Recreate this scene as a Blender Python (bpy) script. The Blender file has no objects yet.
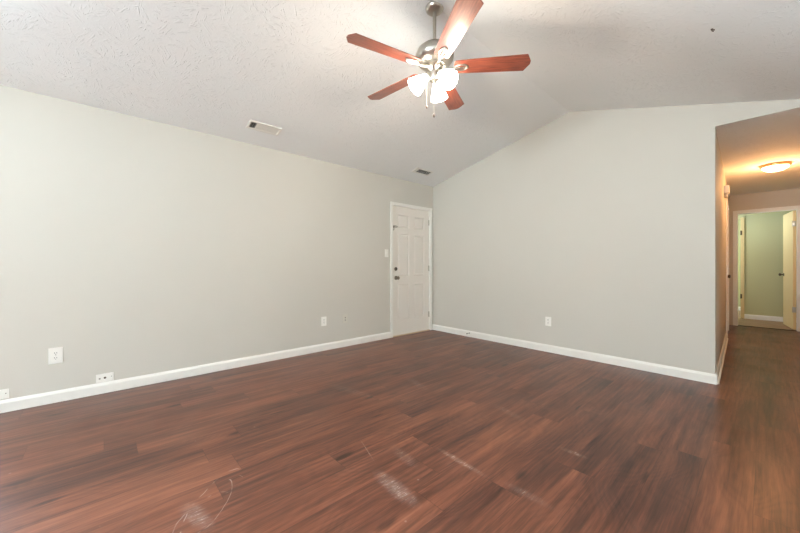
import bpy, bmesh, math, random
from mathutils import Vector, Matrix
PI = math.pi
random.seed(4)
scene = bpy.context.scene
COL = scene.collection

# ------------------------------------------------------------------ camera
CAM_H, YAW = 1.10, 47.9
cam_d = bpy.data.cameras.new('camera')
cam = bpy.data.objects.new('camera', cam_d)
COL.objects.link(cam)
cam.location = (0, 0, CAM_H)
cam.rotation_euler = (PI/2, 0, math.radians(YAW))
cam_d.sensor_width = 36.0
cam_d.lens = 36.0*330/800
cam_d.shift_y = -1.0/800
cam_d.clip_start = 0.02
scene.camera = cam

# ------------------------------------------------------------------ world, exposure
world = bpy.data.worlds.new('daylight')
scene.world = world
world.use_nodes = True
wn, wl = world.node_tree.nodes, world.node_tree.links
wn.clear()
w_out = wn.new('ShaderNodeOutputWorld')
w_bg = wn.new('ShaderNodeBackground')
w_tc = wn.new('ShaderNodeTexCoord')
w_sep = wn.new('ShaderNodeSeparateXYZ')
w_ramp = wn.new('ShaderNodeValToRGB')
w_map = wn.new('ShaderNodeMath'); w_map.operation = 'MULTIPLY_ADD'
w_map.inputs[1].default_value = 0.5; w_map.inputs[2].default_value = 0.5
wl.new(w_tc.outputs['Generated'], w_sep.inputs[0])
wl.new(w_sep.outputs['Z'], w_map.inputs[0])
wl.new(w_map.outputs[0], w_ramp.inputs[0])
wl.new(w_ramp.outputs[0], w_bg.inputs['Color'])
wl.new(w_bg.outputs[0], w_out.inputs[0])
er = w_ramp.color_ramp
er.elements[0].position = 0.0; er.elements[0].color = (1.75, 2.04, 2.22, 1)
er.elements[1].position = 1.0; er.elements[1].color = (0.70, 0.82, 1.0, 1)
for p, c in ((0.47, (1.75, 2.06, 2.20, 1)), (0.55, (0.90, 0.99, 1.04, 1)), (0.66, (0.78, 0.87, 1.0, 1))):
    e = er.elements.new(p); e.color = c
WORLD_STRENGTH = 18.0
w_bg.inputs['Strength'].default_value = WORLD_STRENGTH
scene.view_settings.view_transform = 'Standard'
scene.view_settings.look = 'None'
scene.view_settings.gamma = 1.0
scene.view_settings.use_curve_mapping = False
scene.view_settings.exposure = 0.72
scene.cycles.max_bounces = 14
scene.cycles.diffuse_bounces = 8
scene.cycles.sample_clamp_indirect = 6.0
FAN_W, HALL_W = 8.5, 12.0
SHADE_E, DOME_E = 20.0, 5.0

# main dimensions, metres (x to the right along the gable wall, y into the picture)
XL, XR, YF, YB = -3.83, 2.10, -4.60, 4.22
XH = -0.311            # outside corner into the hallway
HX2 = 0.52             # hallway right side
YE = 8.63              # hallway end wall
YFAR, YFAR2 = 9.90, 11.6
ZC, ZR, XRIDGE, XFLAT = 2.45, 2.97, -1.594, 0.20
ZFLAT = ZR - 0.288*(XFLAT - XRIDGE)
ZH = 2.39
SL = (ZR - ZC)/(XRIDGE - XL)

# daylight portals, one per window opening (x/y/z centre, width, height, rotation)
WIN5 = (9.0, 9.6, 1.3, 1.9)           # room beyond the hallway, left wall
def portal(name, loc, w, h, rot):
    d = bpy.data.lights.new(name, 'AREA')
    d.shape = 'RECTANGLE'; d.size = w; d.size_y = h
    d.cycles.is_portal = True
    o = bpy.data.objects.new(name, d); COL.objects.link(o)
    o.location = loc; o.rotation_euler = rot
ADDED_WIN = (-4.10, -0.80, 0.12, 2.10)      # added to brighten right slope; left wall behind the camera, y0 y1 z0 z1
WIN2 = (-1.20, 0.40, 0.95, 2.10)       # front wall
WIN4 = (10.35, 11.35, 0.9, 2.05)         # far room, right wall
portal('left_added_daylight', (XL-0.14, (ADDED_WIN[0]+ADDED_WIN[1])/2, (ADDED_WIN[2]+ADDED_WIN[3])/2), ADDED_WIN[1]-ADDED_WIN[0], ADDED_WIN[3]-ADDED_WIN[2], (PI/2, 0, -PI/2))
portal('front_daylight', ((WIN2[0]+WIN2[1])/2, YF-0.14, (WIN2[2]+WIN2[3])/2), WIN2[1]-WIN2[0], WIN2[3]-WIN2[2], (PI/2, 0, 0))
portal('left_far_daylight', (-1.74, (WIN5[0]+WIN5[1])/2, (WIN5[2]+WIN5[3])/2), WIN5[1]-WIN5[0], WIN5[3]-WIN5[2], (PI/2, 0, -PI/2))
portal('far_daylight', (2.2+0.14, (WIN4[0]+WIN4[1])/2, (WIN4[2]+WIN4[3])/2), WIN4[1]-WIN4[0], WIN4[3]-WIN4[2], (PI/2, 0, PI/2))

# ------------------------------------------------------------------ node helpers
class NT:
    def __init__(self, name):
        self.m = bpy.data.materials.new(name)
        self.m.use_nodes = True
        self.t = self.m.node_tree
        self.b = self.t.nodes['Principled BSDF']
        self.out = self.t.nodes['Material Output']
    def n(self, typ, **kw):
        nd = self.t.nodes.new(typ)
        for k, v in kw.items(): setattr(nd, k, v)
        return nd
    def put(self, sock, v):
        if v is None: return
        if isinstance(v, bpy.types.NodeSocket): self.t.links.new(v, sock)
        else: sock.default_value = v
    def math(self, op, a, b=None, c=None, clamp=False):
        nd = self.n('ShaderNodeMath', operation=op, use_clamp=clamp)
        self.put(nd.inputs[0], a); self.put(nd.inputs[1], b); self.put(nd.inputs[2], c)
        return nd.outputs[0]
    def mix(self, f, a, b, mode='MIX'):
        nd = self.n('ShaderNodeMix', data_type='RGBA', blend_type=mode)
        self.put(nd.inputs['Factor'], f); self.put(nd.inputs[6], a); self.put(nd.inputs[7], b)
        return nd.outputs[2]
    def comb(self, x, y, z=0.0):
        nd = self.n('ShaderNodeCombineXYZ')
        self.put(nd.inputs[0], x); self.put(nd.inputs[1], y); self.put(nd.inputs[2], z)
        return nd.outputs[0]
    def noise(self, vec, scale, detail=3.0, rough=0.5, dist=0.0):
        nd = self.n('ShaderNodeTexNoise')
        self.put(nd.inputs['Vector'], vec)
        nd.inputs['Scale'].default_value = scale; nd.inputs['Detail'].default_value = detail
        nd.inputs['Roughness'].default_value = rough; nd.inputs['Distortion'].default_value = dist
        return nd.outputs['Fac']
    def ramp(self, f, stops):
        nd = self.n('ShaderNodeValToRGB')
        r = nd.color_ramp
        r.elements[0].position, r.elements[0].color = stops[0][0], stops[0][1]
        r.elements[1].position, r.elements[1].color = stops[-1][0], stops[-1][1]
        for p, c in stops[1:-1]:
            e = r.elements.new(p); e.color = c
        self.put(nd.inputs[0], f)
        return nd.outputs[0]
    def sstep(self, v, lo, hi, a=0.0, b=1.0):
        nd = self.n('ShaderNodeMapRange', interpolation_type='SMOOTHSTEP')
        self.put(nd.inputs[0], v)
        for i, q in enumerate((lo, hi, a, b)): nd.inputs[i+1].default_value = q
        return nd.outputs[0]
    def pos(self):
        return self.n('ShaderNodeNewGeometry').outputs['Position']
    def obj(self):
        return self.n('ShaderNodeTexCoord').outputs['Object']
    def bump(self, h, strength, dist):
        nd = self.n('ShaderNodeBump')
        nd.inputs['Strength'].default_value = strength; nd.inputs['Distance'].default_value = dist
        self.put(nd.inputs['Height'], h)
        self.put(self.b.inputs['Normal'], nd.outputs[0])
        return nd

def c4(r, g, b): return (r, g, b, 1.0)
def srgb(r, g, b):
    f = lambda v: (v/255/12.92) if v/255 <= 0.04045 else ((v/255+0.055)/1.055)**2.4
    return (f(r), f(g), f(b), 1.0)

def simple(name, col, rough=0.5, metal=0.0, var=0.04, scale=30, bump=0.0, coat=0.0, spec=0.5):
    k = NT(name)
    n = k.noise(k.obj(), scale, 3)
    lo = tuple(c*(1-var) for c in col[:3]) + (1,)
    hi = tuple(min(1, c*(1+var)) for c in col[:3]) + (1,)
    k.put(k.b.inputs['Base Color'], k.mix(n, lo, hi))
    k.b.inputs['Roughness'].default_value = rough
    k.b.inputs['Metallic'].default_value = metal
    k.b.inputs['Specular IOR Level'].default_value = spec
    k.b.inputs['Coat Weight'].default_value = coat
    if bump: k.bump(n, bump, 0.002)
    return k.m

def paint(name, col):
    k = NT(name)
    p = k.pos()
    big = k.noise(p, 1.3, 2)
    k.put(k.b.inputs['Base Color'], k.mix(big, tuple(c*0.975 for c in col[:3])+(1,), tuple(c*1.02 for c in col[:3])+(1,)))
    k.b.inputs['Roughness'].default_value = 0.62
    k.b.inputs['Specular IOR Level'].default_value = 0.3
    k.bump(k.noise(p, 110, 2), 0.10, 0.002)
    return k.m

def ceiling_mat(name, col):
    """white ceiling with the stomped brush texture: short fans of raised strokes"""
    k = NT(name)
    p = k.pos()
    warp = k.n('ShaderNodeTexNoise'); k.put(warp.inputs['Vector'], p)
    warp.inputs['Scale'].default_value = 3.2; warp.inputs['Detail'].default_value = 2
    wv = k.n('ShaderNodeVectorMath', operation='MULTIPLY_ADD')
    k.put(wv.inputs[0], warp.outputs['Color']); wv.inputs[1].default_value = (0.12, 0.12, 0.12); k.put(wv.inputs[2], p)
    vo = k.n('ShaderNodeTexVoronoi'); vo.inputs['Scale'].default_value = 11.0
    k.put(vo.inputs['Vector'], p)
    # every voronoi cell gets its own stroke direction
    sep = k.n('ShaderNodeSeparateColor'); k.put(sep.inputs[0], vo.outputs['Color'])
    ang = k.math('MULTIPLY', sep.outputs[0], 6.283)
    sx = k.n('ShaderNodeSeparateXYZ'); k.put(sx.inputs[0], wv.outputs[0])
    u = k.math('ADD', k.math('MULTIPLY', sx.outputs[0], k.math('COSINE', ang)), k.math('MULTIPLY', sx.outputs[1], k.math('SINE', ang)))
    v = k.math('SUBTRACT', k.math('MULTIPLY', sx.outputs[1], k.math('COSINE', ang)), k.math('MULTIPLY', sx.outputs[0], k.math('SINE', ang)))
    st = k.noise(k.comb(k.math('MULTIPLY', u, 110.0), k.math('MULTIPLY', v, 17.0), sep.outputs[1]), 1.0, 2, 0.5, 0.4)
    ridge = k.sstep(st, 0.55, 0.72)
    patch = k.sstep(k.noise(p, 2.6, 2), 0.25, 0.62, 0.25, 1.0)
    hgt = k.math('ADD', k.math('MULTIPLY', ridge, patch), k.math('MULTIPLY', k.noise(p, 90, 2), 0.25))
    big = k.noise(p, 1.0, 2)
    k.put(k.b.inputs['Base Color'], k.mix(big, tuple(c*0.975 for c in col[:3])+(1,), tuple(c*1.02 for c in col[:3])+(1,)))
    k.b.inputs['Roughness'].default_value = 0.75
    k.b.inputs['Specular IOR Level'].default_value = 0.2
    k.bump(hgt, 0.6, 0.006)
    return k.m

def ground_pt(px, py):
    """floor point seen at a photograph pixel, only used to lay out wear marks in metres"""
    a = math.radians(YAW); f = 330.0
    fwd = f*CAM_H/(py-265.5); r = (px-400)/f*fwd
    return (r*math.cos(a)-fwd*math.sin(a), r*math.sin(a)+fwd*math.cos(a))

def floor_mat():
    k = NT('laminate_planks')
    p = k.pos()
    s = k.n('ShaderNodeSeparateXYZ'); k.put(s.inputs[0], p)
    X, Y = s.outputs[0], s.outputs[1]
    PW, PLN, SEED = 0.186, 1.24, 23
    u = k.math('DIVIDE', k.math('ADD', X, 10.0+0.08+0.186*SEED), PW)
    row = k.math('FLOOR', u)
    fu = k.math('FRACT', u)
    wr = k.n('ShaderNodeTexWhiteNoise', noise_dimensions='1D'); k.put(wr.inputs['W'], row)
    v = k.math('ADD', k.math('DIVIDE', k.math('ADD', Y, 20.0), PLN), k.math('MULTIPLY', wr.outputs['Value'], 7.3))
    colm = k.math('FLOOR', v); fv = k.math('FRACT', v)
    wi = k.n('ShaderNodeTexWhiteNoise', noise_dimensions='2D'); k.put(wi.inputs['Vector'], k.comb(row, colm))
    pid = wi.outputs['Value']
    wc = k.n('ShaderNodeSeparateColor'); k.put(wc.inputs[0], wi.outputs['Color'])
    off = k.math('MULTIPLY', pid, 37.0)
    off2 = k.math('MULTIPLY', wc.outputs[1], 23.0)
    gx = k.math('ADD', X, off2); gy = k.math('ADD', Y, off)
    # broad figure, streaks, fine pores
    wob = k.noise(k.comb(k.math('MULTIPLY', gx, 5.0), k.math('MULTIPLY', gy, 1.6), off), 1.0, 3)
    gxw = k.math('ADD', gx, k.math('MULTIPLY', wob, 0.02))
    streak = k.noise(k.comb(k.math('MULTIPLY', gxw, 42.0), k.math('MULTIPLY', gy, 1.9), off), 1.0, 6, 0.6, 0.0)
    fine = k.noise(k.comb(k.math('MULTIPLY', gxw, 170.0), k.math('MULTIPLY', gy, 5.0), off), 1.0, 3, 0.6)
    broad = k.noise(k.comb(k.math('MULTIPLY', gx, 9.0), k.math('MULTIPLY', gy, 1.1), off), 1.0, 2)
    # cathedral grain rings
    ringv = k.math('ADD', k.math('MULTIPLY', gxw, 26.0), k.math('MULTIPLY', k.noise(k.comb(k.math('MULTIPLY', gx, 4.0), k.math('MULTIPLY', gy, 1.8), off), 1.0, 1), 14.0))
    ring = k.math('POWER', k.math('ABSOLUTE', k.math('SINE', k.math('MULTIPLY', ringv, 3.2))), 3.0)
    # knots
    vo = k.n('ShaderNodeTexVoronoi'); vo.inputs['Scale'].default_value = 1.0
    k.put(vo.inputs['Vector'], k.comb(k.math('MULTIPLY', gx, 7.0), k.math('MULTIPLY', gy, 2.2), off))
    vs = k.n('ShaderNodeSeparateColor'); k.put(vs.inputs[0], vo.outputs['Color'])
    knot = k.math('MULTIPLY', k.sstep(k.math('ADD', vo.outputs['Distance'], k.math('MULTIPLY', fine, 0.12)), 0.10, 0.26, 1.0, 0.0), k.math('GREATER_THAN', vs.outputs[0], 0.55))
    t = k.math('ADD', k.math('MULTIPLY', streak, 0.55), k.math('MULTIPLY', broad, 0.45))
    t = k.math('ADD', t, k.math('MULTIPLY', k.math('SUBTRACT', pid, 0.5), 0.13))
    t = k.math('SUBTRACT', t, k.math('MULTIPLY', ring, 0.03))
    t = k.math('ADD', t, k.math('MULTIPLY', k.math('SUBTRACT', fine, 0.5), 0.22))
    t = k.math('SUBTRACT', t, k.math('MULTIPLY', knot, 0.20))
    col = k.ramp(t, [(0.26, c4(0.028, 0.012, 0.009)), (0.40, c4(0.080, 0.029, 0.018)), (0.50, c4(0.130, 0.046, 0.026)),
                     (0.61, c4(0.195, 0.071, 0.039)), (0.76, c4(0.28, 0.110, 0.063))])
    # seams
    du = k.math('MINIMUM', fu, k.math('SUBTRACT', 1.0, fu)); dv = k.math('MINIMUM', fv, k.math('SUBTRACT', 1.0, fv))
    seam = k.math('MAXIMUM', k.sstep(du, 0.0, 0.010, 1.0, 0.0), k.sstep(dv, 0.0, 0.0018, 1.0, 0.0))
    col = k.mix(k.math('MULTIPLY', seam, 0.55), col, c4(0.016, 0.008, 0.006))
    # wear: whitish scuff patches and thin scratches that lie on the boards
    scuff = 0.0
    hatch = k.noise(k.comb(k.math('MULTIPLY', X, 130.0), k.math('MULTIPLY', Y, 16.0), 3.0), 1.0, 4, 0.7, 0.6)
    hatch2 = k.noise(p, 26, 4, 0.7)
    hat = k.math('MULTIPLY', k.sstep(hatch, 0.46, 0.66), k.sstep(hatch2, 0.36, 0.66))
    hat_s = k.math('MULTIPLY_ADD', hat, 0.85, 0.12)
    marks = []
    def patch(px0, py0, px1, py1, width, amt):
        amt = min(0.95, amt*2.0)
        ax, ay = ground_pt(px0, py0); bx_, by = ground_pt(px1, py1)
        cx, cy = (ax+bx_)/2, (ay+by)/2
        L = math.hypot(bx_-ax, by-ay)/2; a = math.atan2(by-ay, bx_-ax)
        dx = k.math('SUBTRACT', X, cx); dy = k.math('SUBTRACT', Y, cy)
        lu = k.math('DIVIDE', k.math('ADD', k.math('MULTIPLY', dx, math.cos(a)), k.math('MULTIPLY', dy, math.sin(a))), L)
        lv = k.math('DIVIDE', k.math('SUBTRACT', k.math('MULTIPLY', dy, math.cos(a)), k.math('MULTIPLY', dx, math.sin(a))), width)
        d = k.math('SQRT', k.math('ADD', k.math('MULTIPLY', lu, lu), k.math('MULTIPLY', lv, lv)))
        marks.append(k.math('MULTIPLY', k.math('MULTIPLY', k.sstep(d, 0.15, 1.0, 1.0, 0.0), hat_s), amt))
    patch(372, 468, 424, 512, 0.060, 0.55)
    patch(432, 445, 492, 480, 0.028, 0.45)
    patch(392, 446, 420, 470, 0.05, 0.22)
    patch(500, 480, 560, 512, 0.035, 0.22)
    patch(556, 446, 592, 460, 0.03, 0.28)
    patch(405, 376, 430, 392, 0.06, 0.20)
    patch(320, 382, 390, 402, 0.07, 0.14)
    patch(490, 402, 530, 424, 0.05, 0.16)
    patch(182, 500, 214, 533, 0.05, 0.35)
    def arc(px, py, rx, ry, rot, amt, half):
        cx, cy = ground_pt(px, py)
        dx = k.math('SUBTRACT', X, cx); dy = k.math('SUBTRACT', Y, cy)
        ca, sa = math.cos(rot), math.sin(rot)
        lu = k.math('DIVIDE', k.math('ADD', k.math('MULTIPLY', dx, ca), k.math('MULTIPLY', dy, sa)), rx)
        lv = k.math('DIVIDE', k.math('SUBTRACT', k.math('MULTIPLY', dy, ca), k.math('MULTIPLY', dx, sa)), ry)
        wobb = k.math('MULTIPLY', k.noise(p, 9, 2), 0.22)
        d = k.math('ABSOLUTE', k.math('SUBTRACT', k.math('ADD', k.math('SQRT', k.math('ADD', k.math('MULTIPLY', lu, lu), k.math('MULTIPLY', lv, lv))), wobb), 1.0))
        ln = k.sstep(d, 0.0, 0.032, 1.0, 0.0)
        br = k.sstep(k.noise(p, 14, 2), 0.44, 0.58)
        side = k.sstep(lu if half > 0 else k.math('MULTIPLY', lu, -1.0), -0.2, 0.15)
        marks.append(k.math('MULTIPLY', k.math('MULTIPLY', k.math('MULTIPLY', ln, br), side), amt))
    arc(216, 500, 0.10, 0.26, 0.9, 0.5, -1)
    arc(212, 504, 0.07, 0.20, 0.95, 0.5, 1)
    arc(230, 484, 0.06, 0.08, 0.6, 0.4, 1)
    arc(205, 520, 0.12, 0.2, 0.9, 0.35, -1)
    patch(358, 436, 376, 464, 0.0045, 0.6)
    tot = marks[0]
    for m_ in marks[1:]: tot = k.math('MAXIMUM', tot, m_)
    # overall dusting: tiny pale specks
    spv = k.n('ShaderNodeTexVoronoi'); spv.inputs['Scale'].default_value = 9.0; k.put(spv.inputs['Vector'], p)
    sps = k.n('ShaderNodeSeparateColor'); k.put(sps.inputs[0], spv.outputs['Color'])
    speck = k.math('MULTIPLY', k.sstep(spv.outputs['Distance'], 0.02, 0.07, 1.0, 0.0), k.math('GREATER_THAN', sps.outputs[1], 0.72))
    tot = k.math('MAXIMUM', tot, k.math('MULTIPLY', speck, 0.22))
    col = k.mix(tot, col, c4(0.52, 0.44, 0.40))
    k.put(k.b.inputs['Base Color'], col)
    rg = k.math('ADD', k.math('MULTIPLY', k.noise(p, 3.0, 3), 0.14), 0.26)
    rg = k.math('ADD', rg, k.math('MULTIPLY', tot, 0.3))
    k.put(k.b.inputs['Roughness'], rg)
    k.b.inputs['Specular IOR Level'].default_value = 0.36
    hgt = k.math('SUBTRACT', k.math('MULTIPLY', fine, 0.3), seam)
    k.bump(hgt, 0.06, 0.001)
    return k.m

def wood_blade(name):
    k = NT(name)
    s = k.n('ShaderNodeSeparateXYZ'); k.put(s.inputs[0], k.obj())
    g = k.noise(k.comb(k.math('MULTIPLY', s.outputs[0], 7.0), k.math('MULTIPLY', s.outputs[1], 70.0), 0.0), 1.0, 4, 0.6, 0.4)
    k.put(k.b.inputs['Base Color'], k.ramp(g, [(0.3, c4(0.13, 0.030, 0.018)), (0.55, c4(0.27, 0.068, 0.038)), (0.75, c4(0.36, 0.105, 0.060))]))
    k.b.inputs['Roughness'].default_value = 0.36
    k.b.inputs['Coat Weight'].default_value = 0.7
    k.b.inputs['Coat Roughness'].default_value = 0.28
    return k.m

def lit_glass(name, col, strength):
    """frosted glass lit from inside: gives off light, slightly dimmer at the rim"""
    k = NT(name)
    k.b.inputs['Base Color'].default_value = (0.9, 0.88, 0.84, 1)
    k.b.inputs['Roughness'].default_value = 0.35
    n = k.noise(k.obj(), 18, 2)
    k.put(k.b.inputs['Emission Color'], k.mix(n, col, tuple(min(1, c*1.03) for c in col[:3])+(1,)))
    k.b.inputs['Emission Strength'].default_value = strength
    return k.m

def window_glass():
    k = NT('clear_window_glass')
    tr = k.n('ShaderNodeBsdfTransparent'); gl = k.n('ShaderNodeBsdfGlossy'); gl.inputs['Roughness'].default_value = 0.02
    mx = k.n('ShaderNodeMixShader'); fr = k.n('ShaderNodeFresnel'); fr.inputs['IOR'].default_value = 1.3
    k.put(mx.inputs[0], fr.outputs[0]); k.put(mx.inputs[1], tr.outputs[0]); k.put(mx.inputs[2], gl.outputs[0])
    k.put(k.out.inputs['Surface'], mx.outputs[0])
    return k.m

M = dict(
    wall=paint('greige_wall_paint', srgb(201, 197, 188)),
    lamp_tinted_wall=paint('lamp_tinted_wall_paint', srgb(206, 197, 182)),  # same paint as the room, lamp warmth and brightness put into its colour
    sage=paint('sage_wall_paint', srgb(196, 194, 152)),
    ceiling=ceiling_mat('stomped_white_ceiling', srgb(239, 241, 241)),
    trim=simple('white_trim_paint', srgb(234, 232, 226), 0.38, 0, 0.015, 6),
    door=simple('white_door_paint', srgb(228, 222, 214), 0.42, 0, 0.015, 5),
    cream_door=simple('cream_door_paint', srgb(224, 200, 148), 0.45, 0, 0.03, 5),
    floor=floor_mat(),
    tan_floor=None,
    plate=simple('white_plastic', srgb(238, 236, 230), 0.35, 0, 0.01, 20),
    beige_plate=simple('painted_over_plate', srgb(205, 200, 188), 0.5, 0, 0.02, 20),
    slot=simple('dark_slot', srgb(52, 48, 44), 0.6),
    duct=simple('dark_duct', srgb(44, 40, 36), 0.8),
    nickel=simple('brushed_nickel', srgb(190, 184, 174), 0.28, 1.0, 0.05, 60),
    bronze=simple('aged_bronze', srgb(96, 84, 70), 0.35, 0.9, 0.1, 40),
    brass=simple('antique_brass_rim', srgb(196, 160, 112), 0.35, 0.9, 0.05, 40),
    chain=simple('pull_chain_metal', srgb(214, 206, 192), 0.35, 0.7),
    darkwood=simple('dark_pull_wood', srgb(60, 40, 30), 0.45, 0, 0.15, 50),
    blade=wood_blade('cherry_blade_wood'),
    shade=lit_glass('lit_frosted_shade', (1.0, 0.92, 0.81, 1), SHADE_E),
    dome=lit_glass('lit_hall_dome', (1.0, 0.80, 0.55, 1), DOME_E),
    bulb=lit_glass('lit_bulb', (1.0, 0.86, 0.66, 1), 12.0),
    oak=simple('oak_threshold', srgb(196, 172, 142), 0.45, 0, 0.15, 12),
    strip=simple('dark_transition_strip', srgb(44, 34, 28), 0.5, 0, 0.1, 12),
    hardware=simple('dull_door_hardware', srgb(128, 120, 108), 0.3, 0.95, 0.08, 50),
    spring=simple('dull_spring_steel', srgb(150, 146, 138), 0.4, 0.8),
    glass=window_glass(),
)
def tanwood():
    k = NT('light_tan_boards')
    s = k.n('ShaderNodeSeparateXYZ'); k.put(s.inputs[0], k.pos())
    g = k.noise(k.comb(k.math('MULTIPLY', s.outputs[0], 4.0), k.math('MULTIPLY', s.outputs[1], 30.0), 0.0), 1.0, 4, 0.6, 0.3)
    k.put(k.b.inputs['Base Color'], k.ramp(g, [(0.3, srgb(128, 98, 74)), (0.7, srgb(178, 148, 118))]))
    k.b.inputs['Roughness'].default_value = 0.5
    return k.m
M['tan_floor'] = tanwood()

# ------------------------------------------------------------------ mesh helpers
def link(name, bm, m, parent=None, smooth=False, loc=None, rot=None):
    bmesh.ops.recalc_face_normals(bm, faces=bm.faces[:])
    me = bpy.data.meshes.new(name); bm.to_mesh(me); bm.free()
    me.materials.append(m)
    if smooth:
        for p in me.polygons: p.use_smooth = True
        try: me.set_sharp_from_angle(angle=math.radians(38))
        except Exception: pass
    o = bpy.data.objects.new(name, me); COL.objects.link(o)
    if parent: o.parent = parent
    if loc: o.location = loc
    if rot: o.rotation_euler = rot
    return o

def tag(o, label=None, cat=None, group=None, kind=None):
    if label: o['label'] = label
    if cat: o['category'] = cat
    if group: o['group'] = group
    if kind: o['kind'] = kind
    return o

def thing(name, label, cat, loc=(0, 0, 0), rot=(0, 0, 0), group=None, kind=None):
    o = bpy.data.objects.new(name, None); COL.objects.link(o)
    o.empty_display_size = 0.1
    o.location = loc; o.rotation_euler = rot
    return tag(o, label, cat, group, kind)

def box(bm, x0, x1, y0, y1, z0, z1, bev=0.0, seg=2):
    t = bmesh.new()
    vs = [t.verts.new((x, y, z)) for x in (x0, x1) for y in (y0, y1) for z in (z0, z1)]
    for f in ((0, 1, 3, 2), (4, 6, 7, 5), (0, 4, 5, 1), (2, 3, 7, 6), (0, 2, 6, 4), (1, 5, 7, 3)):
        t.faces.new([vs[i] for i in f])
    bmesh.ops.recalc_face_normals(t, faces=t.faces[:])
    if bev: bmesh.ops.bevel(t, geom=t.edges[:], offset=bev, segments=seg, affect='EDGES', profile=0.5)
    merge(bm, t)

def merge(bm, t, mat=None):
    if mat: bmesh.ops.transform(t, matrix=mat, verts=t.verts[:])
    me = bpy.data.meshes.new('tmp'); t.to_mesh(me); t.free()
    bm.from_mesh(me); bpy.data.meshes.remove(me)

def prism(bm, pts, axis, a, b, bev=0.0):
    """polygon pts (2-D) extruded along axis from a to b; axis y: pts are (x,z); z: (x,y); x: (y,z)"""
    def P(p, t):
        return {'y': (p[0], t, p[1]), 'z': (p[0], p[1], t), 'x': (t, p[0], p[1])}[axis]
    t = bmesh.new()
    A = [t.verts.new(P(p, a)) for p in pts]; B = [t.verts.new(P(p, b)) for p in pts]
    n = len(pts)
    t.faces.new(A); t.faces.new(B[::-1])
    for i in range(n): t.faces.new((A[i], B[i], B[(i+1) % n], A[(i+1) % n]))
    bmesh.ops.recalc_face_normals(t, faces=t.faces[:])
    if bev: bmesh.ops.bevel(t, geom=t.edges[:], offset=bev, segments=2, affect='EDGES', profile=0.5)
    merge(bm, t)

def lathe(bm, prof, n=40, mat=None):
    """profile of (r,z) spun about z; r=0 ends are closed to a point"""
    t = bmesh.new(); rings = []
    for r, z in prof:
        if r < 1e-6: rings.append([t.verts.new((0, 0, z))])
        else: rings.append([t.verts.new((r*math.cos(2*PI*i/n), r*math.sin(2*PI*i/n), z)) for i in range(n)])
    for a, b in zip(rings, rings[1:]):
        for i in range(n):
            j = (i+1) % n
            if len(a) == 1 and len(b) == 1: continue
            if len(a) == 1: t.faces.new((a[0], b[j], b[i]))
            elif len(b) == 1: t.faces.new((a[i], a[j], b[0]))
            else: t.faces.new((a[i], a[j], b[j], b[i]))
    merge(bm, t, mat)

def tube(bm, pts, r, n=10, closed=False, caps=True):
    t = bmesh.new(); P = [Vector(p) for p in pts]; N = len(P); rings = []
    up = Vector((0, 0, 1))
    prev = None
    for i in range(N):
        d = (P[(i+1) % N]-P[i-1]) if closed else (P[min(i+1, N-1)]-P[max(i-1, 0)])
        d.normalize()
        if prev is None:
            a = up if abs(d.dot(up)) < 0.9 else Vector((1, 0, 0))
            s = d.cross(a).normalized()
        else:
            s = (prev - d*prev.dot(d)).normalized()
        prev = s; q = d.cross(s)
        rr = r[i] if isinstance(r, (list, tuple)) else r
        rings.append([t.verts.new(P[i]+s*rr*math.cos(2*PI*j/n)+q*rr*math.sin(2*PI*j/n)) for j in range(n)])
    for i in range(N if closed else N-1):
        a, b = rings[i], rings[(i+1) % N]
        for j in range(n): t.faces.new((a[j], a[(j+1) % n], b[(j+1) % n], b[j]))
    if not closed and caps:
        t.faces.new(rings[0][::-1]); t.faces.new(rings[-1])
    merge(bm, t)

def struct(name, bm, m, parent=None, smooth=False):
    o = link(name, bm, m, parent, smooth)
    if not parent: o['kind'] = 'structure'
    return o

# ------------------------------------------------------------------ room shell
T = 0.12
bm = bmesh.new(); box(bm, XL-T, XR+T, YF-T, YB+T, -0.10, 0.0)
box(bm, XL+0.6, HX2+T, YB+T, YE+0.02, -0.10, 0.0)
struct('floor', bm, M['floor'])
bm = bmesh.new(); box(bm, -1.6, 2.2, YE+0.02, YFAR2+T, -0.10, 0.0)
struct('floor_far', bm, M['tan_floor'])

# gable ceiling
def ztop(x):
    if x <= XRIDGE: return ZC + SL*(x-XL)
    if x <= XFLAT: return ZR - 0.288*(x-XRIDGE)
    return ZFLAT
bm = bmesh.new()
lo = [(XL-T, ztop(XL)-SL*T), (XRIDGE, ZR), (XFLAT, ZFLAT), (XR+T, ZFLAT)]
prism(bm, lo + [(XR+T, ZFLAT+0.12), (XFLAT, ZFLAT+0.12), (XRIDGE, ZR+0.12), (XL-T, ztop(XL)-SL*T+0.12)], 'y', YF-T, YB+T)
struct('ceiling', bm, M['ceiling'])
bm = bmesh.new(); box(bm, XH, HX2, YB+0.01, YB+T, ZH, ZH+0.02); box(bm, -1.0, HX2+T, YB+T, YE, ZH, ZH+0.02)
struct('ceiling_hall', bm, M['ceiling'])
bm = bmesh.new(); box(bm, -1.6, 2.2, YE, YFAR2+T, ZH+0.02, ZH+0.08)
struct('ceiling_far', bm, M['ceiling'])

def holed(bm, a0, a1, z0, z1, holes, put):
    xs = a0
    for (h0, h1, hz0, hz1) in holes:
        put(bm, xs, h0, z0, z1); put(bm, h0, h1, z0, hz0); put(bm, h0, h1, hz1, z1); xs = h1
    put(bm, xs, a1, z0, z1)
# left wall, with the doorway cut out
DY0, DY1, DZ = 3.302, 4.152, 2.045      # rough opening
bm = bmesh.new()
holed(bm, YF-T, DY0, 0, ZC, [ADDED_WIN], lambda b, p, q, z0, z1: box(b, XL-T, XL, p, q, z0, z1))
box(bm, XL-T, XL, DY0, DY1, DZ, ZC)
box(bm, XL-T, XL, DY1, YB, 0, ZC)
struct('wall_left', bm, M['wall'])
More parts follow.
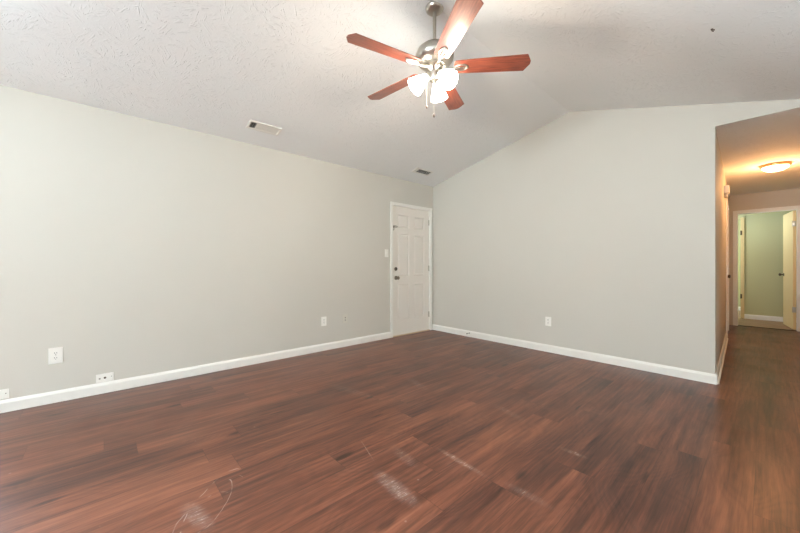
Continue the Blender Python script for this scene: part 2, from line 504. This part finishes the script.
# gable wall, with the hallway mouth
bm = bmesh.new()
prism(bm, [(XL-T, 0), (XH, 0), (XH, ztop(XH)), (XRIDGE, ZR), (XL, ZC), (XL-T, ZC-SL*T)], 'y', YB, YB+T)
prism(bm, [(XH, ZH), (HX2, ZH), (HX2, ZFLAT), (XFLAT, ZFLAT), (XH, ztop(XH))], 'y', YB, YB+0.01)
prism(bm, [(XH, ZH+0.02), (HX2, ZH+0.02), (HX2, ZFLAT), (XFLAT, ZFLAT), (XH, ztop(XH))], 'y', YB+0.01, YB+T)
box(bm, HX2, XR+T, YB, YB+T, 0, ZFLAT)
struct('wall_back', bm, M['wall'])
# front wall with a patio window, plain right wall (behind the camera)
bm = bmesh.new()
holed(bm, XL-T, XR+T, 0, 2.40, [WIN2], lambda b, p, q, z0, z1: box(b, p, q, YF-T, YF, z0, z1))
prism(bm, [(XL-T, 2.40), (XR+T, 2.40), (XR+T, ZFLAT), (XFLAT, ZFLAT), (XRIDGE, ZR), (XL, ZC), (XL-T, ZC-SL*T)], 'y', YF-T, YF)
struct('wall_front', bm, M['wall'])
bm = bmesh.new()
box(bm, XR, XR+T, YF, YB, 0, ZFLAT)
struct('wall_right', bm, M['wall'])

# hallway: left side leans 1.5 degrees off square, as the photo shows
def hx(y): return XH - 0.031*(y-YB)
HD0, HD1 = 7.02, 7.82
bm = bmesh.new()
prism(bm, [(hx(YB+T), YB+T), (hx(HD0), HD0), (hx(HD0)-T, HD0), (hx(YB+T)-T, YB+T)], 'z', 0, ZH)
prism(bm, [(hx(HD0), HD0), (hx(HD1), HD1), (hx(HD1)-T, HD1), (hx(HD0)-T, HD0)], 'z', 2.05, ZH)
prism(bm, [(hx(HD1), HD1), (hx(YE), YE), (hx(YE)-T, YE), (hx(HD1)-T, HD1)], 'z', 0, ZH)
struct('wall_hall_left', bm, M['lamp_tinted_wall'])
bm = bmesh.new(); box(bm, HX2, HX2+T, YB+T, YE, 0, ZH)
struct('wall_hall_right', bm, M['lamp_tinted_wall'])
EX0, EX1, EZ = -0.352, 0.370, 2.055
bm = bmesh.new()
box(bm, -1.6, EX0, YE, YE+T, 0, ZH+0.02); box(bm, EX0, EX1, YE, YE+T, EZ, ZH+0.02); box(bm, EX1, 2.2, YE, YE+T, 0, ZH+0.02)
struct('wall_hall_end', bm, M['lamp_tinted_wall'])
# room beyond: sage wall with a further doorway at its left end
bm = bmesh.new()
box(bm, -0.30, 2.2, YFAR, YFAR+T, 0, ZH+0.02); box(bm, -1.1, -0.30, YFAR, YFAR+T, 2.06, ZH+0.02); box(bm, -1.6, -1.1, YFAR, YFAR+T, 0, ZH+0.02)
struct('wall_far', bm, M['sage'])
bm = bmesh.new(); box(bm, -1.6, 2.2, YFAR2, YFAR2+T, 0, ZH+0.02)
struct('wall_far_room', bm, M['sage'])
bm = bmesh.new()
holed(bm, YE, YFAR2+T, 0, ZH+0.02, [WIN5], lambda b, p, q, z0, z1: box(b, -1.72, -1.6, p, q, z0, z1))
struct('wall_far_left', bm, M['sage'])
bm = bmesh.new()
holed(bm, YE, YFAR2+T, 0, ZH+0.02, [WIN4], lambda b, p, q, z0, z1: box(b, 2.2, 2.2+T, p, q, z0, z1))
struct('wall_far_right', bm, M['sage'])

# ------------------------------------------------------------------ baseboards and trim
BH, BT = 0.092, 0.014
PROF = [(0, 0), (BT, 0), (BT, BH-0.022), (BT*0.72, BH-0.012), (BT*0.45, BH-0.004), (BT*0.3, BH), (0, BH)]
def base_y(name, x, y0, y1, sgn=1):
    bm = bmesh.new(); prism(bm, [(x+sgn*p[0], p[1]) for p in PROF], 'y', y0, y1); return struct(name, bm, M['trim'])
def base_x(name, y, x0, x1, sgn=-1, prof=PROF):
    bm = bmesh.new(); prism(bm, [(y+sgn*p[0], p[1]) for p in prof], 'x', x0, x1); return struct(name, bm, M['trim'])
base_y('baseboard_left', XL, YF, 3.262)
base_x('baseboard_back', YB, XL, XH+BT)
base_x('baseboard_back_right', YB, HX2-BT, XR)
base_x('baseboard_front', YF, XL+BT, XR-BT, 1)
base_y('baseboard_right', XR, YF, YB, -1)
# hallway board follows the leaning wall and carries a quarter-round shoe
bm = bmesh.new()
def hall_strip(bm, prof, y0, y1):
    t = bmesh.new()
    A = [t.verts.new((hx(y0)+p[0], y0, p[1])) for p in prof]; B = [t.verts.new((hx(y1)+p[0], y1, p[1])) for p in prof]
    n = len(prof); t.faces.new(A); t.faces.new(B[::-1])
    for i in range(n): t.faces.new((A[i], B[i], B[(i+1) % n], A[(i+1) % n]))
    merge(bm, t)
hall_strip(bm, PROF, YB, 6.955)
struct('baseboard_hall', bm, M['trim'])
bm = bmesh.new(); hall_strip(bm, [(BT, 0), (BT+0.013, 0), (BT+0.011, 0.010), (BT+0.005, 0.015), (BT, 0.016)], YB+0.02, 6.955)
struct('trim_1', bm, M['trim'])
base_x('baseboard_far', YFAR, -0.30, 2.2)
base_x('baseboard_far_room', YFAR2, -1.6, 2.2)

def casing(bm, axis, c, a0, a1, ztop_, w, th, sgn):
    """door casing round an opening a0..a1 on a wall plane at c (axis = wall direction)"""
    def piece(p0, p1, z0, z1):
        lo, hi = sorted((c, c+sgn*th)); lo2, hi2 = sorted((c, c+sgn*th*1.35))
        if axis == 'y':
            box(bm, lo, hi, p0, p1, z0, z1, 0.003)
        else:
            box(bm, p0, p1, lo, hi, z0, z1, 0.003)
    piece(a0-w, a0, 0, ztop_+w); piece(a1, a1+w, 0, ztop_+w); piece(a0, a1, ztop_, ztop_+w)

# ------------------------------------------------------------------ entry door (six panels)
def panel_slab(W, H, TH):
    """local: width along +y, height +z, face at x=0 looking to +x"""
    bm = bmesh.new()
    st, mu = 0.115, 0.105
    pw = (W-2*st-mu)/2
    ys = [0, st, st+pw, st+pw+mu, W-st, W]
    zs = [0, 0.235, 0.80, 0.925, 1.585, 1.685, 1.885, H]
    V = {}
    for i, y in enumerate(ys):
        for j, z in enumerate(zs): V[i, j] = bm.verts.new((0, y, z))
    pan = []
    for i in range(5):
        for j in range(7):
            f = bm.faces.new((V[i, j], V[i+1, j], V[i+1, j+1], V[i, j+1]))
            if i in (1, 3) and j in (1, 3, 5): pan.append(f)
    back = [bm.verts.new((-TH, y, z)) for y, z in ((0, 0), (W, 0), (W, H), (0, H))]
    bm.faces.new(back[::-1])
    bot = [V[i, 0] for i in range(6)]; top = [V[i, 7] for i in range(6)]
    lef = [V[0, j] for j in range(8)]; rig = [V[5, j] for j in range(8)]
    bm.faces.new([back[0]] + bot + [back[1]]) ; bm.faces.new([back[3]] + top + [back[2]])
    bm.faces.new([back[0]] + lef + [back[3]]); bm.faces.new([back[1]] + rig + [back[2]])
    for f in pan:
        r = bmesh.ops.inset_region(bm, faces=[f], thickness=0.012, depth=0)
        bmesh.ops.translate(bm, verts=f.verts[:], vec=(-0.009, 0, 0))
        bmesh.ops.inset_region(bm, faces=[f], thickness=0.010, depth=0)
        bmesh.ops.inset_region(bm, faces=[f], thickness=0.022, depth=0)
        bmesh.ops.translate(bm, verts=f.verts[:], vec=(0.007, 0, 0))
    return bm

SW = 0.826
door1 = thing('door_1', 'white six panel entry door in the corner of the left wall', 'door', (XL-0.018, 3.314, 0.012), kind='structure')
link('slab', panel_slab(SW, 2.022, 0.040), M['door'], door1)
bm = bmesh.new()
casing(bm, 'y', 0.018, -0.008, SW+0.008, 2.03, 0.045, 0.016, 1)
fr = link('door_frame', bm, M['trim'], door1, loc=(0, 0, -0.012))
bm = bmesh.new()                          # jamb lining inside the opening
box(bm, -0.09, 0.018, -0.011, -0.003, 0.012, 2.04); box(bm, -0.09, 0.018, SW+0.003, SW+0.011, 0.012, 2.04); box(bm, -0.09, 0.018, -0.003, SW+0.003, 2.027, 2.04)
link('jamb', bm, M['trim'], door1, loc=(0, 0, -0.012))
bm = bmesh.new(); box(bm, -0.06, 0.030, -0.003, SW+0.003, -0.0115, -0.001, 0.003)
tag(link('threshold', bm, M['oak'], door1), 'beige wooden threshold strip')
def hinge(parent, y, z, m, x=0.004):
    bm = bmesh.new()
    box(bm, x-0.004, x, y-0.022, y+0.004, z-0.045, z+0.045, 0.0008)
    lathe(bm, [(0, z-0.048), (0.006, z-0.047), (0.006, z+0.047), (0, z+0.050)], 12, Matrix.Translation((x+0.003, y, 0)))
    return link('hinge', bm, m, parent, True)
for z in (0.26, 1.04, 1.815): hinge(door1, SW+0.001, z, M['nickel'])
def rot_x():  # lathe z axis -> +x
    return Matrix.Rotation(PI/2, 4, 'Y')
def knob(parent, loc, m, name='door_knob', s=1.0, flip=False):
    bm = bmesh.new()
    lathe(bm, [(0, 0), (0.032*s, 0), (0.032*s, 0.004*s), (0.027*s, 0.009*s), (0.012*s, 0.012*s), (0.011*s, 0.030*s), (0.019*s, 0.036*s),
               (0.027*s, 0.044*s), (0.028*s, 0.054*s), (0.023*s, 0.063*s), (0.012*s, 0.067*s), (0, 0.068*s)], 28,
          (Matrix.Rotation(-PI/2, 4, 'Y') if flip else rot_x()))
    return link(name, bm, m, parent, True, loc)
knob(door1, (0.0, 0.078, 0.895), M['hardware'])
bm = bmesh.new()
lathe(bm, [(0, 0), (0.030, 0), (0.030, 0.006), (0.024, 0.014), (0.018, 0.016), (0, 0.016)], 28, rot_x())
db = link('deadbolt', bm, M['hardware'], door1, True, (0.0, 0.074, 1.035))
bm = bmesh.new(); box(bm, 0.014, 0.030, -0.005, 0.005, -0.018, 0.018, 0.003)
link('thumb_turn', bm, M['bronze'], db)
# swing-bar guard latch near the top
sg = bmesh.new()
box(sg, 0.0, 0.006, 0.005, 0.055, -0.016, 0.016, 0.002)
tube(sg, [(0.008, 0.010, 0.006), (0.022, 0.040, 0.010), (0.024, 0.092, 0.008), (0.024, 0.100, 0.0), (0.024, 0.092, -0.008), (0.022, 0.040, -0.010), (0.008, 0.010, -0.006)], 0.0045, 8)
gl = link('guard_latch', sg, M['hardware'], door1, True, (0.0, -0.012, 1.69))
bm = bmesh.new(); tube(bm, [(0.014, 0.016, -0.012), (0.018, 0.014, -0.035), (0.016, 0.022, -0.062), (0.016, 0.034, -0.055), (0.014, 0.038, -0.030), (0.012, 0.030, -0.014)], 0.004, 8)
link('keeper_loop', bm, M['hardware'], gl, True)

# ------------------------------------------------------------------ hallway doors
hall_ang = math.atan2(-0.031, 1.0)
d2 = thing('door_2', 'pinkish white closed door on the left side of the hallway', 'door', (hx(HD0), HD0, 0.0), (0, 0, -hall_ang), kind='structure')
bm = bmesh.new(); box(bm, -0.055, -0.018, 0.004, 0.796, 0.010, 2.035, 0.002)
link('slab', bm, M['door'], d2)
bm = bmesh.new(); casing(bm, 'y', 0.0, 0.0, 0.80, 2.05, 0.058, 0.016, 1)
link('door_frame', bm, M['trim'], d2)
knob(d2, (-0.018, 0.07, 0.935), M['bronze'])

d3 = thing('door_3', 'cream flush door standing open at the end of the hallway', 'door', (EX1-0.017, YE+T-0.02, 0.012), (0, 0, math.radians(98.0)), kind='structure')
# slab runs along local +x from the hinge
bm = bmesh.new(); box(bm, 0.004, 0.690, 0.0, 0.035, 0.0, 2.022, 0.002)
link('slab', bm, M['cream_door'], d3)
def knob_pair(parent, x, z, m):
    bm = bmesh.new()
    prof = [(0, 0), (0.030, 0), (0.030, 0.005), (0.012, 0.010), (0.011, 0.030), (0.020, 0.036), (0.027, 0.046), (0.026, 0.056), (0.014, 0.066), (0, 0.067)]
    lathe(bm, prof, 24, Matrix.Translation((x, 0.035, z)) @ Matrix.Rotation(-PI/2, 4, 'X'))
    lathe(bm, prof, 24, Matrix.Translation((x, 0.0, z)) @ Matrix.Rotation(PI/2, 4, 'X'))
    return link('door_knob', bm, m, parent, True)
knob_pair(d3, 0.625, 0.92, M['bronze'])
for z in (0.335, 1.80):
    bm = bmesh.new()
    box(bm, -0.001, 0.004, 0.002, 0.034, z-0.045, z+0.045, 0.0008)
    lathe(bm, [(0, z-0.047), (0.007, z-0.046), (0.007, z+0.046), (0, z+0.048)], 12, Matrix.Translation((-0.002, 0.040, 0)))
    link('hinge', bm, M['nickel'], d3, True)
# casing, jamb and dark strip of that doorway
bm = bmesh.new(); casing(bm, 'x', YE, EX0+0.012, EX1-0.012, EZ-0.012, 0.058, 0.016, -1)
struct('trim_2', bm, M['trim'])
bm = bmesh.new()
box(bm, EX0, EX0+0.015, YE, YE+T, 0, EZ); box(bm, EX1-0.015, EX1, YE, YE+T, 0, EZ); box(bm, EX0+0.015, EX1-0.015, YE, YE+T, EZ-0.015, EZ)
struct('trim_3', bm, M['trim'])
bm = bmesh.new(); box(bm, EX0+0.016, EX1-0.016, YE-0.01, YE+0.045, 0, 0.008, 0.003)
struct('trim_4', bm, M['strip'])
# far doorway: hinge-side casing with two dark hinges
t5 = thing('trim_5', None, None, (-0.345, YFAR-0.016, 0), kind='structure')
bm = bmesh.new(); box(bm, 0.0, 0.055, 0.0, 0.016, 0, 2.10, 0.003)
link('casing_board', bm, M['cream_door'], t5)
for z in (0.46, 1.78):
    bm = bmesh.new(); lathe(bm, [(0, z-0.05), (0.008, z-0.048), (0.008, z+0.048), (0, z+0.05)], 12, Matrix.Translation((0.004, -0.006, 0)))
    box(bm, 0.0, 0.022, -0.004, 0.002, z-0.045, z+0.045, 0.001)
    tag(link('hinge', bm, M['bronze'], t5, True), 'dark bronze hinge')

# ------------------------------------------------------------------ windows out of view, left wall one added for its light
def window(name, W, H, loc, rot, cols):
    o = thing(name, None, None, loc, rot, kind='structure')
    f = bmesh.new(); fw = 0.055
    box(f, 0, fw, -0.10, -0.02, 0, H, 0.003); box(f, W-fw, W, -0.10, -0.02, 0, H, 0.003)
    box(f, fw, W-fw, -0.10, -0.02, 0, fw, 0.003); box(f, fw, W-fw, -0.10, -0.02, H-fw, H, 0.003)
    for i in range(1, cols): box(f, W*i/cols-0.025, W*i/cols+0.025, -0.09, -0.03, fw, H-fw, 0.003)
    link('window_frame', f, M['trim'], o)
    g = bmesh.new(); box(g, fw, W-fw, -0.062, -0.058, fw, H-fw)
    link('window_pane', g, M['glass'], o)
    return o
# local y = outwards is negative; front wall faces +y
window('window_added', ADDED_WIN[1]-ADDED_WIN[0], ADDED_WIN[3]-ADDED_WIN[2], (XL, ADDED_WIN[1], ADDED_WIN[2]), (0, 0, -PI/2), 3)  # unseen window, added to throw light up onto the right ceiling slope
window('window_2', WIN2[1]-WIN2[0], WIN2[3]-WIN2[2], (WIN2[0], YF, WIN2[2]), (0, 0, 0), 2)
window('window_4', WIN5[1]-WIN5[0], WIN5[3]-WIN5[2], (-1.6, WIN5[1], WIN5[2]), (0, 0, -PI/2), 1)
window('window_3', WIN4[1]-WIN4[0], WIN4[3]-WIN4[2], (2.2, WIN4[0], WIN4[2]), (0, 0, PI/2), 1)

# ------------------------------------------------------------------ ceiling fan
FX, FY, BZ = -1.606, 1.788, 2.526
fan = thing('ceiling_fan', 'brushed nickel ceiling fan with five reddish wood blades and three lit glass shades', 'ceiling fan', (FX, FY, BZ))
def z(v): return v-BZ
bm = bmesh.new()
lathe(bm, [(0, z(3.034)), (0.066, z(3.032)), (0.066, z(2.962)), (0.062, z(2.948)), (0.050, z(2.938)), (0.032, z(2.932)), (0.020, z(2.931)), (0, z(2.931))], 40)
link('canopy', bm, M['nickel'], fan, True)
bm = bmesh.new()
lathe(bm, [(0, z(2.95)), (0.0125, z(2.95)), (0.0125, z(2.69)), (0, z(2.69))], 20)
link('downrod', bm, M['nickel'], fan, True)
bm = bmesh.new()
lathe(bm, [(0, z(2.718)), (0.026, z(2.717)), (0.028, z(2.700)), (0.060, z(2.692)), (0.098, z(2.675)), (0.126, z(2.648)), (0.139, z(2.615)), (0.136, z(2.590)),
           (0.118, z(2.566)), (0.096, z(2.553)), (0.078, z(2.549)), (0.078, z(2.540)), (0.0, z(2.540))], 56)
link('motor_housing', bm, M['nickel'], fan, True)
bm = bmesh.new()
lathe(bm, [(0, z(2.541)), (0.058, z(2.540)), (0.060, z(2.520)), (0.048, z(2.510)), (0.040, z(2.500)), (0.040, z(2.452)), (0.034, z(2.438)), (0.018, z(2.430)), (0.010, z(2.418)), (0, z(2.414))], 36)
link('light_kit_hub', bm, M['nickel'], fan, True)

def blade_mesh():
    bm = bmesh.new()
    out = [(0.140, -0.040), (0.152, -0.054), (0.25, -0.061), (0.638, -0.072), (0.670, -0.014), (0.670, 0.014), (0.638, 0.072), (0.25, 0.061), (0.152, 0.054), (0.140, 0.040)]
    prism(bm, out, 'z', 0.0, 0.006, 0.0012)
    return bm
def iron_mesh():
    bm = bmesh.new()
    loop = []
    for i in range(28):
        a = 2*PI*i/28
        loop.append((0.190+0.048*math.cos(a), 0.024*math.sin(a), -0.005))
    tube(bm, loop, 0.0058, 8, True)
    tube(bm, [(0.150, 0, -0.005), (0.190, 0.0, -0.006), (0.232, 0, -0.005)], 0.005, 8)
    return bm
def arm_mesh():
    bm = bmesh.new()
    tube(bm, [(0.056, 0, 0.000), (0.085, 0, -0.007), (0.115, 0, -0.008), (0.146, 0, -0.005)], [0.012, 0.0105, 0.009, 0.008], 10)
    return bm
bmesh_blade = None
PH = -1.7825
PITCH = math.radians(-12)
proto = None
for k_ in range(5):
    a = PH - k_*2*PI/5
    if proto is None:
        b = link('blade', blade_mesh(), M['blade'], fan)
        r1 = link('blade_iron', iron_mesh(), M['nickel'], b, True)
        r2 = link('iron_arm', arm_mesh(), M['nickel'], b, True)
        proto = (b, r1, r2)
    else:
        b = proto[0].copy(); COL.objects.link(b); b.parent = fan
        for q in proto[1:]:
            c = q.copy(); COL.objects.link(c); c.parent = b
    b.rotation_mode = 'QUATERNION'
    b.rotation_quaternion = (Matrix.Rotation(a, 3, 'Z') @ Matrix.Rotation(PITCH, 3, 'X')).to_quaternion()
    b.location = (0, 0, 0)

def shade_mesh():
    """bell along local +z from the neck (0) to the open mouth"""
    bm = bmesh.new()
    prof = [(0.024, 0.0), (0.027, 0.010), (0.035, 0.030), (0.046, 0.060), (0.056, 0.092), (0.065, 0.120), (0.069, 0.132)]
    inn = [(r-0.003, z_+0.001) for r, z_ in prof][::-1]
    lathe(bm, prof + [(0.0705, 0.134)] + inn + [prof[0]], 36)
    return bm
def socket_mesh():
    bm = bmesh.new()
    lathe(bm, [(0, -0.040), (0.016, -0.040), (0.022, -0.030), (0.024, -0.006), (0.030, 0.002), (0.030, 0.008), (0.0, 0.008)], 24)
    return bm
def bulb_mesh():
    bm = bmesh.new()
    lathe(bm, [(0, 0.010), (0.012, 0.012), (0.014, 0.030), (0.024, 0.052), (0.027, 0.068), (0.022, 0.086), (0.010, 0.095), (0, 0.097)], 24)
    return bm
sp = None
for deg in (117.9, -2.1, 237.9):
    a = math.radians(deg)
    tilt = math.radians(48)                              # from straight down
    d = Vector((math.cos(a)*math.sin(tilt), math.sin(a)*math.sin(tilt), -math.cos(tilt)))
    neck = Vector((math.cos(a)*0.056, math.sin(a)*0.056, z(2.462)))
    q = Vector((0, 0, 1)).rotation_difference(d)
    if sp is None:
        s_ = link('lamp_shade', shade_mesh(), M['shade'], fan, True)
        so = link('lamp_socket', socket_mesh(), M['nickel'], s_, True)
        bu = link('bulb', bulb_mesh(), M['bulb'], s_, True)
        sp = (s_, so, bu)
    else:
        s_ = sp[0].copy(); COL.objects.link(s_); s_.parent = fan
        for u in sp[1:]:
            c = u.copy(); COL.objects.link(c); c.parent = s_
    s_.location = neck; s_.scale = (0.93, 0.93, 0.93)
    s_.rotation_mode = 'QUATERNION'; s_.rotation_quaternion = q
    ld = bpy.data.lights.new('fan_bulb_light', 'POINT'); ld.energy = FAN_W; ld.color = (1.0, 0.82, 0.62); ld.shadow_soft_size = 0.03
    lo_ = bpy.data.objects.new('fan_bulb_light', ld); COL.objects.link(lo_)
    lo_.location = Vector((FX, FY, BZ)) + neck + d*0.125
for (dx, dy, zt, zb) in ((-0.0415, -0.0386, 2.450, 2.262), (0.018, -0.025, 2.440, 2.182)):
    bm = bmesh.new(); tube(bm, [(dx, dy, z(zt)), (dx, dy, z(zb))], 0.0012, 6)
    ch = link('pull_chain', bm, M['chain'], fan, True)
    bm = bmesh.new(); lathe(bm, [(0, z(zb)+0.006), (0.004, z(zb)+0.002), (0.007, z(zb)-0.012), (0.006, z(zb)-0.020), (0, z(zb)-0.024)], 14, Matrix.Translation((dx, dy, 0)))
    link('pull_knob', bm, M['darkwood'], ch, True)

# ------------------------------------------------------------------ hallway ceiling light
hl = thing('ceiling_light', 'lit flush dome light with brass rim on the hallway ceiling', 'ceiling light', (0.086, 6.38, ZH))
bm = bmesh.new(); lathe(bm, [(0, 0), (0.132, 0), (0.140, -0.008), (0.138, -0.024), (0.128, -0.032), (0.118, -0.032), (0.118, -0.02), (0, -0.02)], 48)
link('rim', bm, M['brass'], hl, True)
bm = bmesh.new(); lathe(bm, [(0.122, -0.028), (0.118, -0.044), (0.100, -0.062), (0.070, -0.078), (0.035, -0.086), (0, -0.088)], 48)
link('glass_dome', bm, M['dome'], hl, True)
ld = bpy.data.lights.new('hall_dome_light', 'POINT'); ld.energy = HALL_W; ld.color = (1.0, 0.50, 0.20); ld.shadow_soft_size = 0.08
lo_ = bpy.data.objects.new('hall_dome_light', ld); COL.objects.link(lo_); lo_.location = (0.086, 6.38, ZH-0.22)

# ------------------------------------------------------------------ ceiling registers on the left slope
slope = -math.atan(SL)
def register(label, y0, y1, xc, W, dark):
    L = y1-y0
    o = thing('ceiling_vent', label, 'vent', (xc, (y0+y1)/2, ztop(xc)), (0, slope, 0), 'ceiling vents on the slope')
    # local: x across, y along, -z into the room
    f = bmesh.new(); w = 0.020; h = L/2
    box(f, -W/2, -W/2+w, -h, h, -0.010, 0.0, 0.002); box(f, W/2-w, W/2, -h, h, -0.010, 0.0, 0.002)
    box(f, -W/2+w, W/2-w, -h, -h+w, -0.010, 0.0, 0.002); box(f, -W/2+w, W/2-w, h-w, h, -0.010, 0.0, 0.002)
    link('frame', f, M['trim'], o)
    b = bmesh.new(); box(b, -W/2+w*0.6, W/2-w*0.6, -h+w*0.6, h-w*0.6, -0.002, -0.0005)
    tag(link('duct_opening', b, M['duct'], o), 'dark duct opening')
    n = int((L-2*w)/0.017)
    for i in range(n):
        yc = -h+w+(i+0.5)*(L-2*w)/n
        fr_ = (i+0.5)/n
        s = bmesh.new()
        if dark(fr_): a, hw = 1.05, 0.005
        else: a, hw = 0.22, 0.0092
        dy, dz = hw*math.cos(a), hw*math.sin(a)
        prism(s, [(yc-dy, -0.007-dz*0.6), (yc+dy, -0.007+dz*0.6), (yc+dy, -0.0058+dz*0.6), (yc-dy, -0.0058-dz*0.6)], 'x', -W/2+w*0.9, W/2-w*0.9)
        link('slat', s, M['trim'], o)
    return o
register('long white ceiling vent left of the fan, dark only at one end', 1.09, 1.415, -3.485, 0.14, lambda t: 0.02 < t < 0.17)
register('small ceiling vent with dark slats, above the entry door', 3.44, 3.79, -3.492, 0.135, lambda t: t > 0.18)

# small dark hook on the right slope
hk = bmesh.new()
tube(hk, [(0, 0, 0), (0, 0, -0.012), (0.006, 0, -0.018), (0.010, 0, -0.012), (0.008, 0, -0.006)], 0.0028, 8)
lathe(hk, [(0, 0), (0.007, 0), (0.006, -0.003), (0, -0.004)], 14)
o = link('ceiling_hook', hk, M['bronze'], None, True, (-0.2225, 2.824, ztop(-0.2225)))
tag(o, 'tiny dark hook screwed into the bare right ceiling slope', 'hook')

# ------------------------------------------------------------------ plates on the walls
def plate_mesh(w, h):
    bm = bmesh.new(); box(bm, 0, 0.006, -w/2, w/2, -h/2, h/2, 0.002); return bm
def screw(parent, y, z_, m):
    bm = bmesh.new(); lathe(bm, [(0, 0.0055), (0.0035, 0.0055), (0.003, 0.0075), (0, 0.008)], 12, rot_x()); return link('screw', bm, m, parent, True, (0, y, z_))
def duplex(label, loc, rz, w, h, group='duplex outlets along the walls', m=None):
    o = thing('wall_outlet', label, 'outlet', loc, (0, 0, rz), group)
    m = m or M['plate']
    link('cover_plate', plate_mesh(w, h), m, o)
    for s in (-1, 1):
        bm = bmesh.new()
        pts = []
        for i in range(24):
            a = 2*PI*i/24
            pts.append((max(-0.0165, min(0.0165, 0.0185*math.cos(a))), s*0.0195+max(-0.0140, min(0.0140, 0.0185*math.sin(a)))))
        prism(bm, pts, 'x', 0.005, 0.0078)
        r = link('receptacle', bm, m, o)
        bm = bmesh.new()
        for y_ in (-0.0062, 0.0062): box(bm, 0.0076, 0.0083, y_-0.0016, y_+0.0016, s*0.0195-0.001, s*0.0195+0.008)
        lathe(bm, [(0, 0.0076), (0.0028, 0.0076), (0.0028, 0.0083), (0, 0.0083)], 12, Matrix.Translation((0, 0, s*0.0195-0.0075)) @ rot_x())
        tag(link('slots', bm, M['slot'], r), 'dark plug slots')
    screw(o, 0, 0, M['nickel'])
    return o
duplex('large white outlet plate on the left wall, nearest the camera', (XL, -0.275, 0.375), 0, 0.082, 0.128)
duplex('small white outlet on the left wall towards the entry door', (XL, 2.131, 0.378), 0, 0.074, 0.118)
duplex('white outlet low on the gable wall facing the room', (-1.852, YB, 0.388), -PI/2, 0.074, 0.114)
# painted-over jack beside the second outlet
o = thing('cable_plate', 'painted over jack plate right of the small white outlet', 'wall plate', (XL, 2.453, 0.375))
link('cover_plate', plate_mesh(0.072, 0.114), M['beige_plate'], o)
for zz in (0.016, -0.016):
    bm = bmesh.new(); box(bm, 0.005, 0.009, -0.007, 0.007, zz-0.005, zz+0.005, 0.001)
    tag(link('jack', bm, M['slot'], o), 'dark jack socket')
# horizontal plates on top of the baseboard
def flat_plate(label, yc, zc):
    o = thing('cable_plate', label, 'wall plate', (XL, yc, zc), (0, 0, 0), 'sideways cable plates on the baseboard')
    link('cover_plate', plate_mesh(0.116, 0.072), M['plate'], o)
    bm = bmesh.new(); lathe(bm, [(0, 0.005), (0.0085, 0.005), (0.0085, 0.009), (0.005, 0.010), (0.005, 0.018), (0, 0.018)], 14, rot_x())
    link('coax_jack', bm, M['bronze'], o, True)
    bm = bmesh.new(); box(bm, 0.0055, 0.0078, -0.040, -0.028, -0.008, 0.004, 0.001)
    link('phone_jack', bm, M['spring'], o)
    screw(o, 0.042, 0.004, M['bronze'])
    return o
flat_plate('white sideways cable plate sitting on the baseboard, right of the large outlet', 0.020, 0.131)
flat_plate('white sideways cable plate on the baseboard, cut by the left picture edge', -0.577, 0.136)
# light switch
o = thing('light_switch', 'ivory light switch left of the entry door', 'light switch', (XL, 3.186, 1.285))
link('cover_plate', plate_mesh(0.070, 0.118), M['plate'], o)
bm = bmesh.new(); prism(bm, [(0.005, -0.012), (0.016, 0.004), (0.016, 0.010), (0.005, 0.012)], 'y', -0.005, 0.005)
bm2 = bmesh.new(); 
for v in bm.verts: pass
t = bmesh.new(); A = [t.verts.new(p) for p in ((0.005, -0.005, -0.012), (0.005, 0.005, -0.012), (0.005, 0.005, 0.012), (0.005, -0.005, 0.012))]
B = [t.verts.new(p) for p in ((0.016, -0.004, 0.003), (0.016, 0.004, 0.003), (0.016, 0.004, 0.010), (0.016, -0.004, 0.010))]
t.faces.new(A); t.faces.new(B)
for i in range(4): t.faces.new((A[i], A[(i+1) % 4], B[(i+1) % 4], B[i]))
bm.free(); bm2.free()
link('toggle', t, M['plate'], o)
for zz in (-0.03, 0.03): screw(o, 0, zz, M['plate'])
# door stop on the gable baseboard
bm = bmesh.new()
pts = []
for i in range(90):
    a = 2*PI*i/10
    pts.append((0.004*math.cos(a), -0.006-0.055*i/89, 0.004*math.sin(a)))
tube(bm, pts, 0.0011, 6)
o = thing('door_stop', 'tiny spring door stop on the gable baseboard near the corner', 'door stop', (-3.057, YB-BT, 0.058))
link('spring', bm, M['spring'], o, True)
bm = bmesh.new(); lathe(bm, [(0, 0), (0.010, 0), (0.009, 0.005), (0.004, 0.008), (0, 0.008)], 16, Matrix.Rotation(PI/2, 4, 'X'))
link('base', bm, M['spring'], o, True)
bm = bmesh.new(); lathe(bm, [(0, 0.058), (0.007, 0.058), (0.008, 0.066), (0.006, 0.074), (0, 0.076)], 16, Matrix.Rotation(PI/2, 4, 'X'))
link('rubber_tip', bm, M['slot'], o, True)
# chime box in the hallway
yb = 6.25
o = thing('door_chime', 'white chime box high on the hallway left wall', 'chime box', (hx(yb), yb, 2.115), (0, 0, -hall_ang))
bm = bmesh.new(); box(bm, 0, 0.052, -0.07, 0.07, -0.045, 0.055, 0.006)
link('box', bm, M['plate'], o)
bm = bmesh.new(); box(bm, 0, 0.036, -0.045, 0.045, -0.100, -0.046, 0.006)
tag(link('lower_bracket', bm, M['beige_plate'], o), 'beige lower bracket')
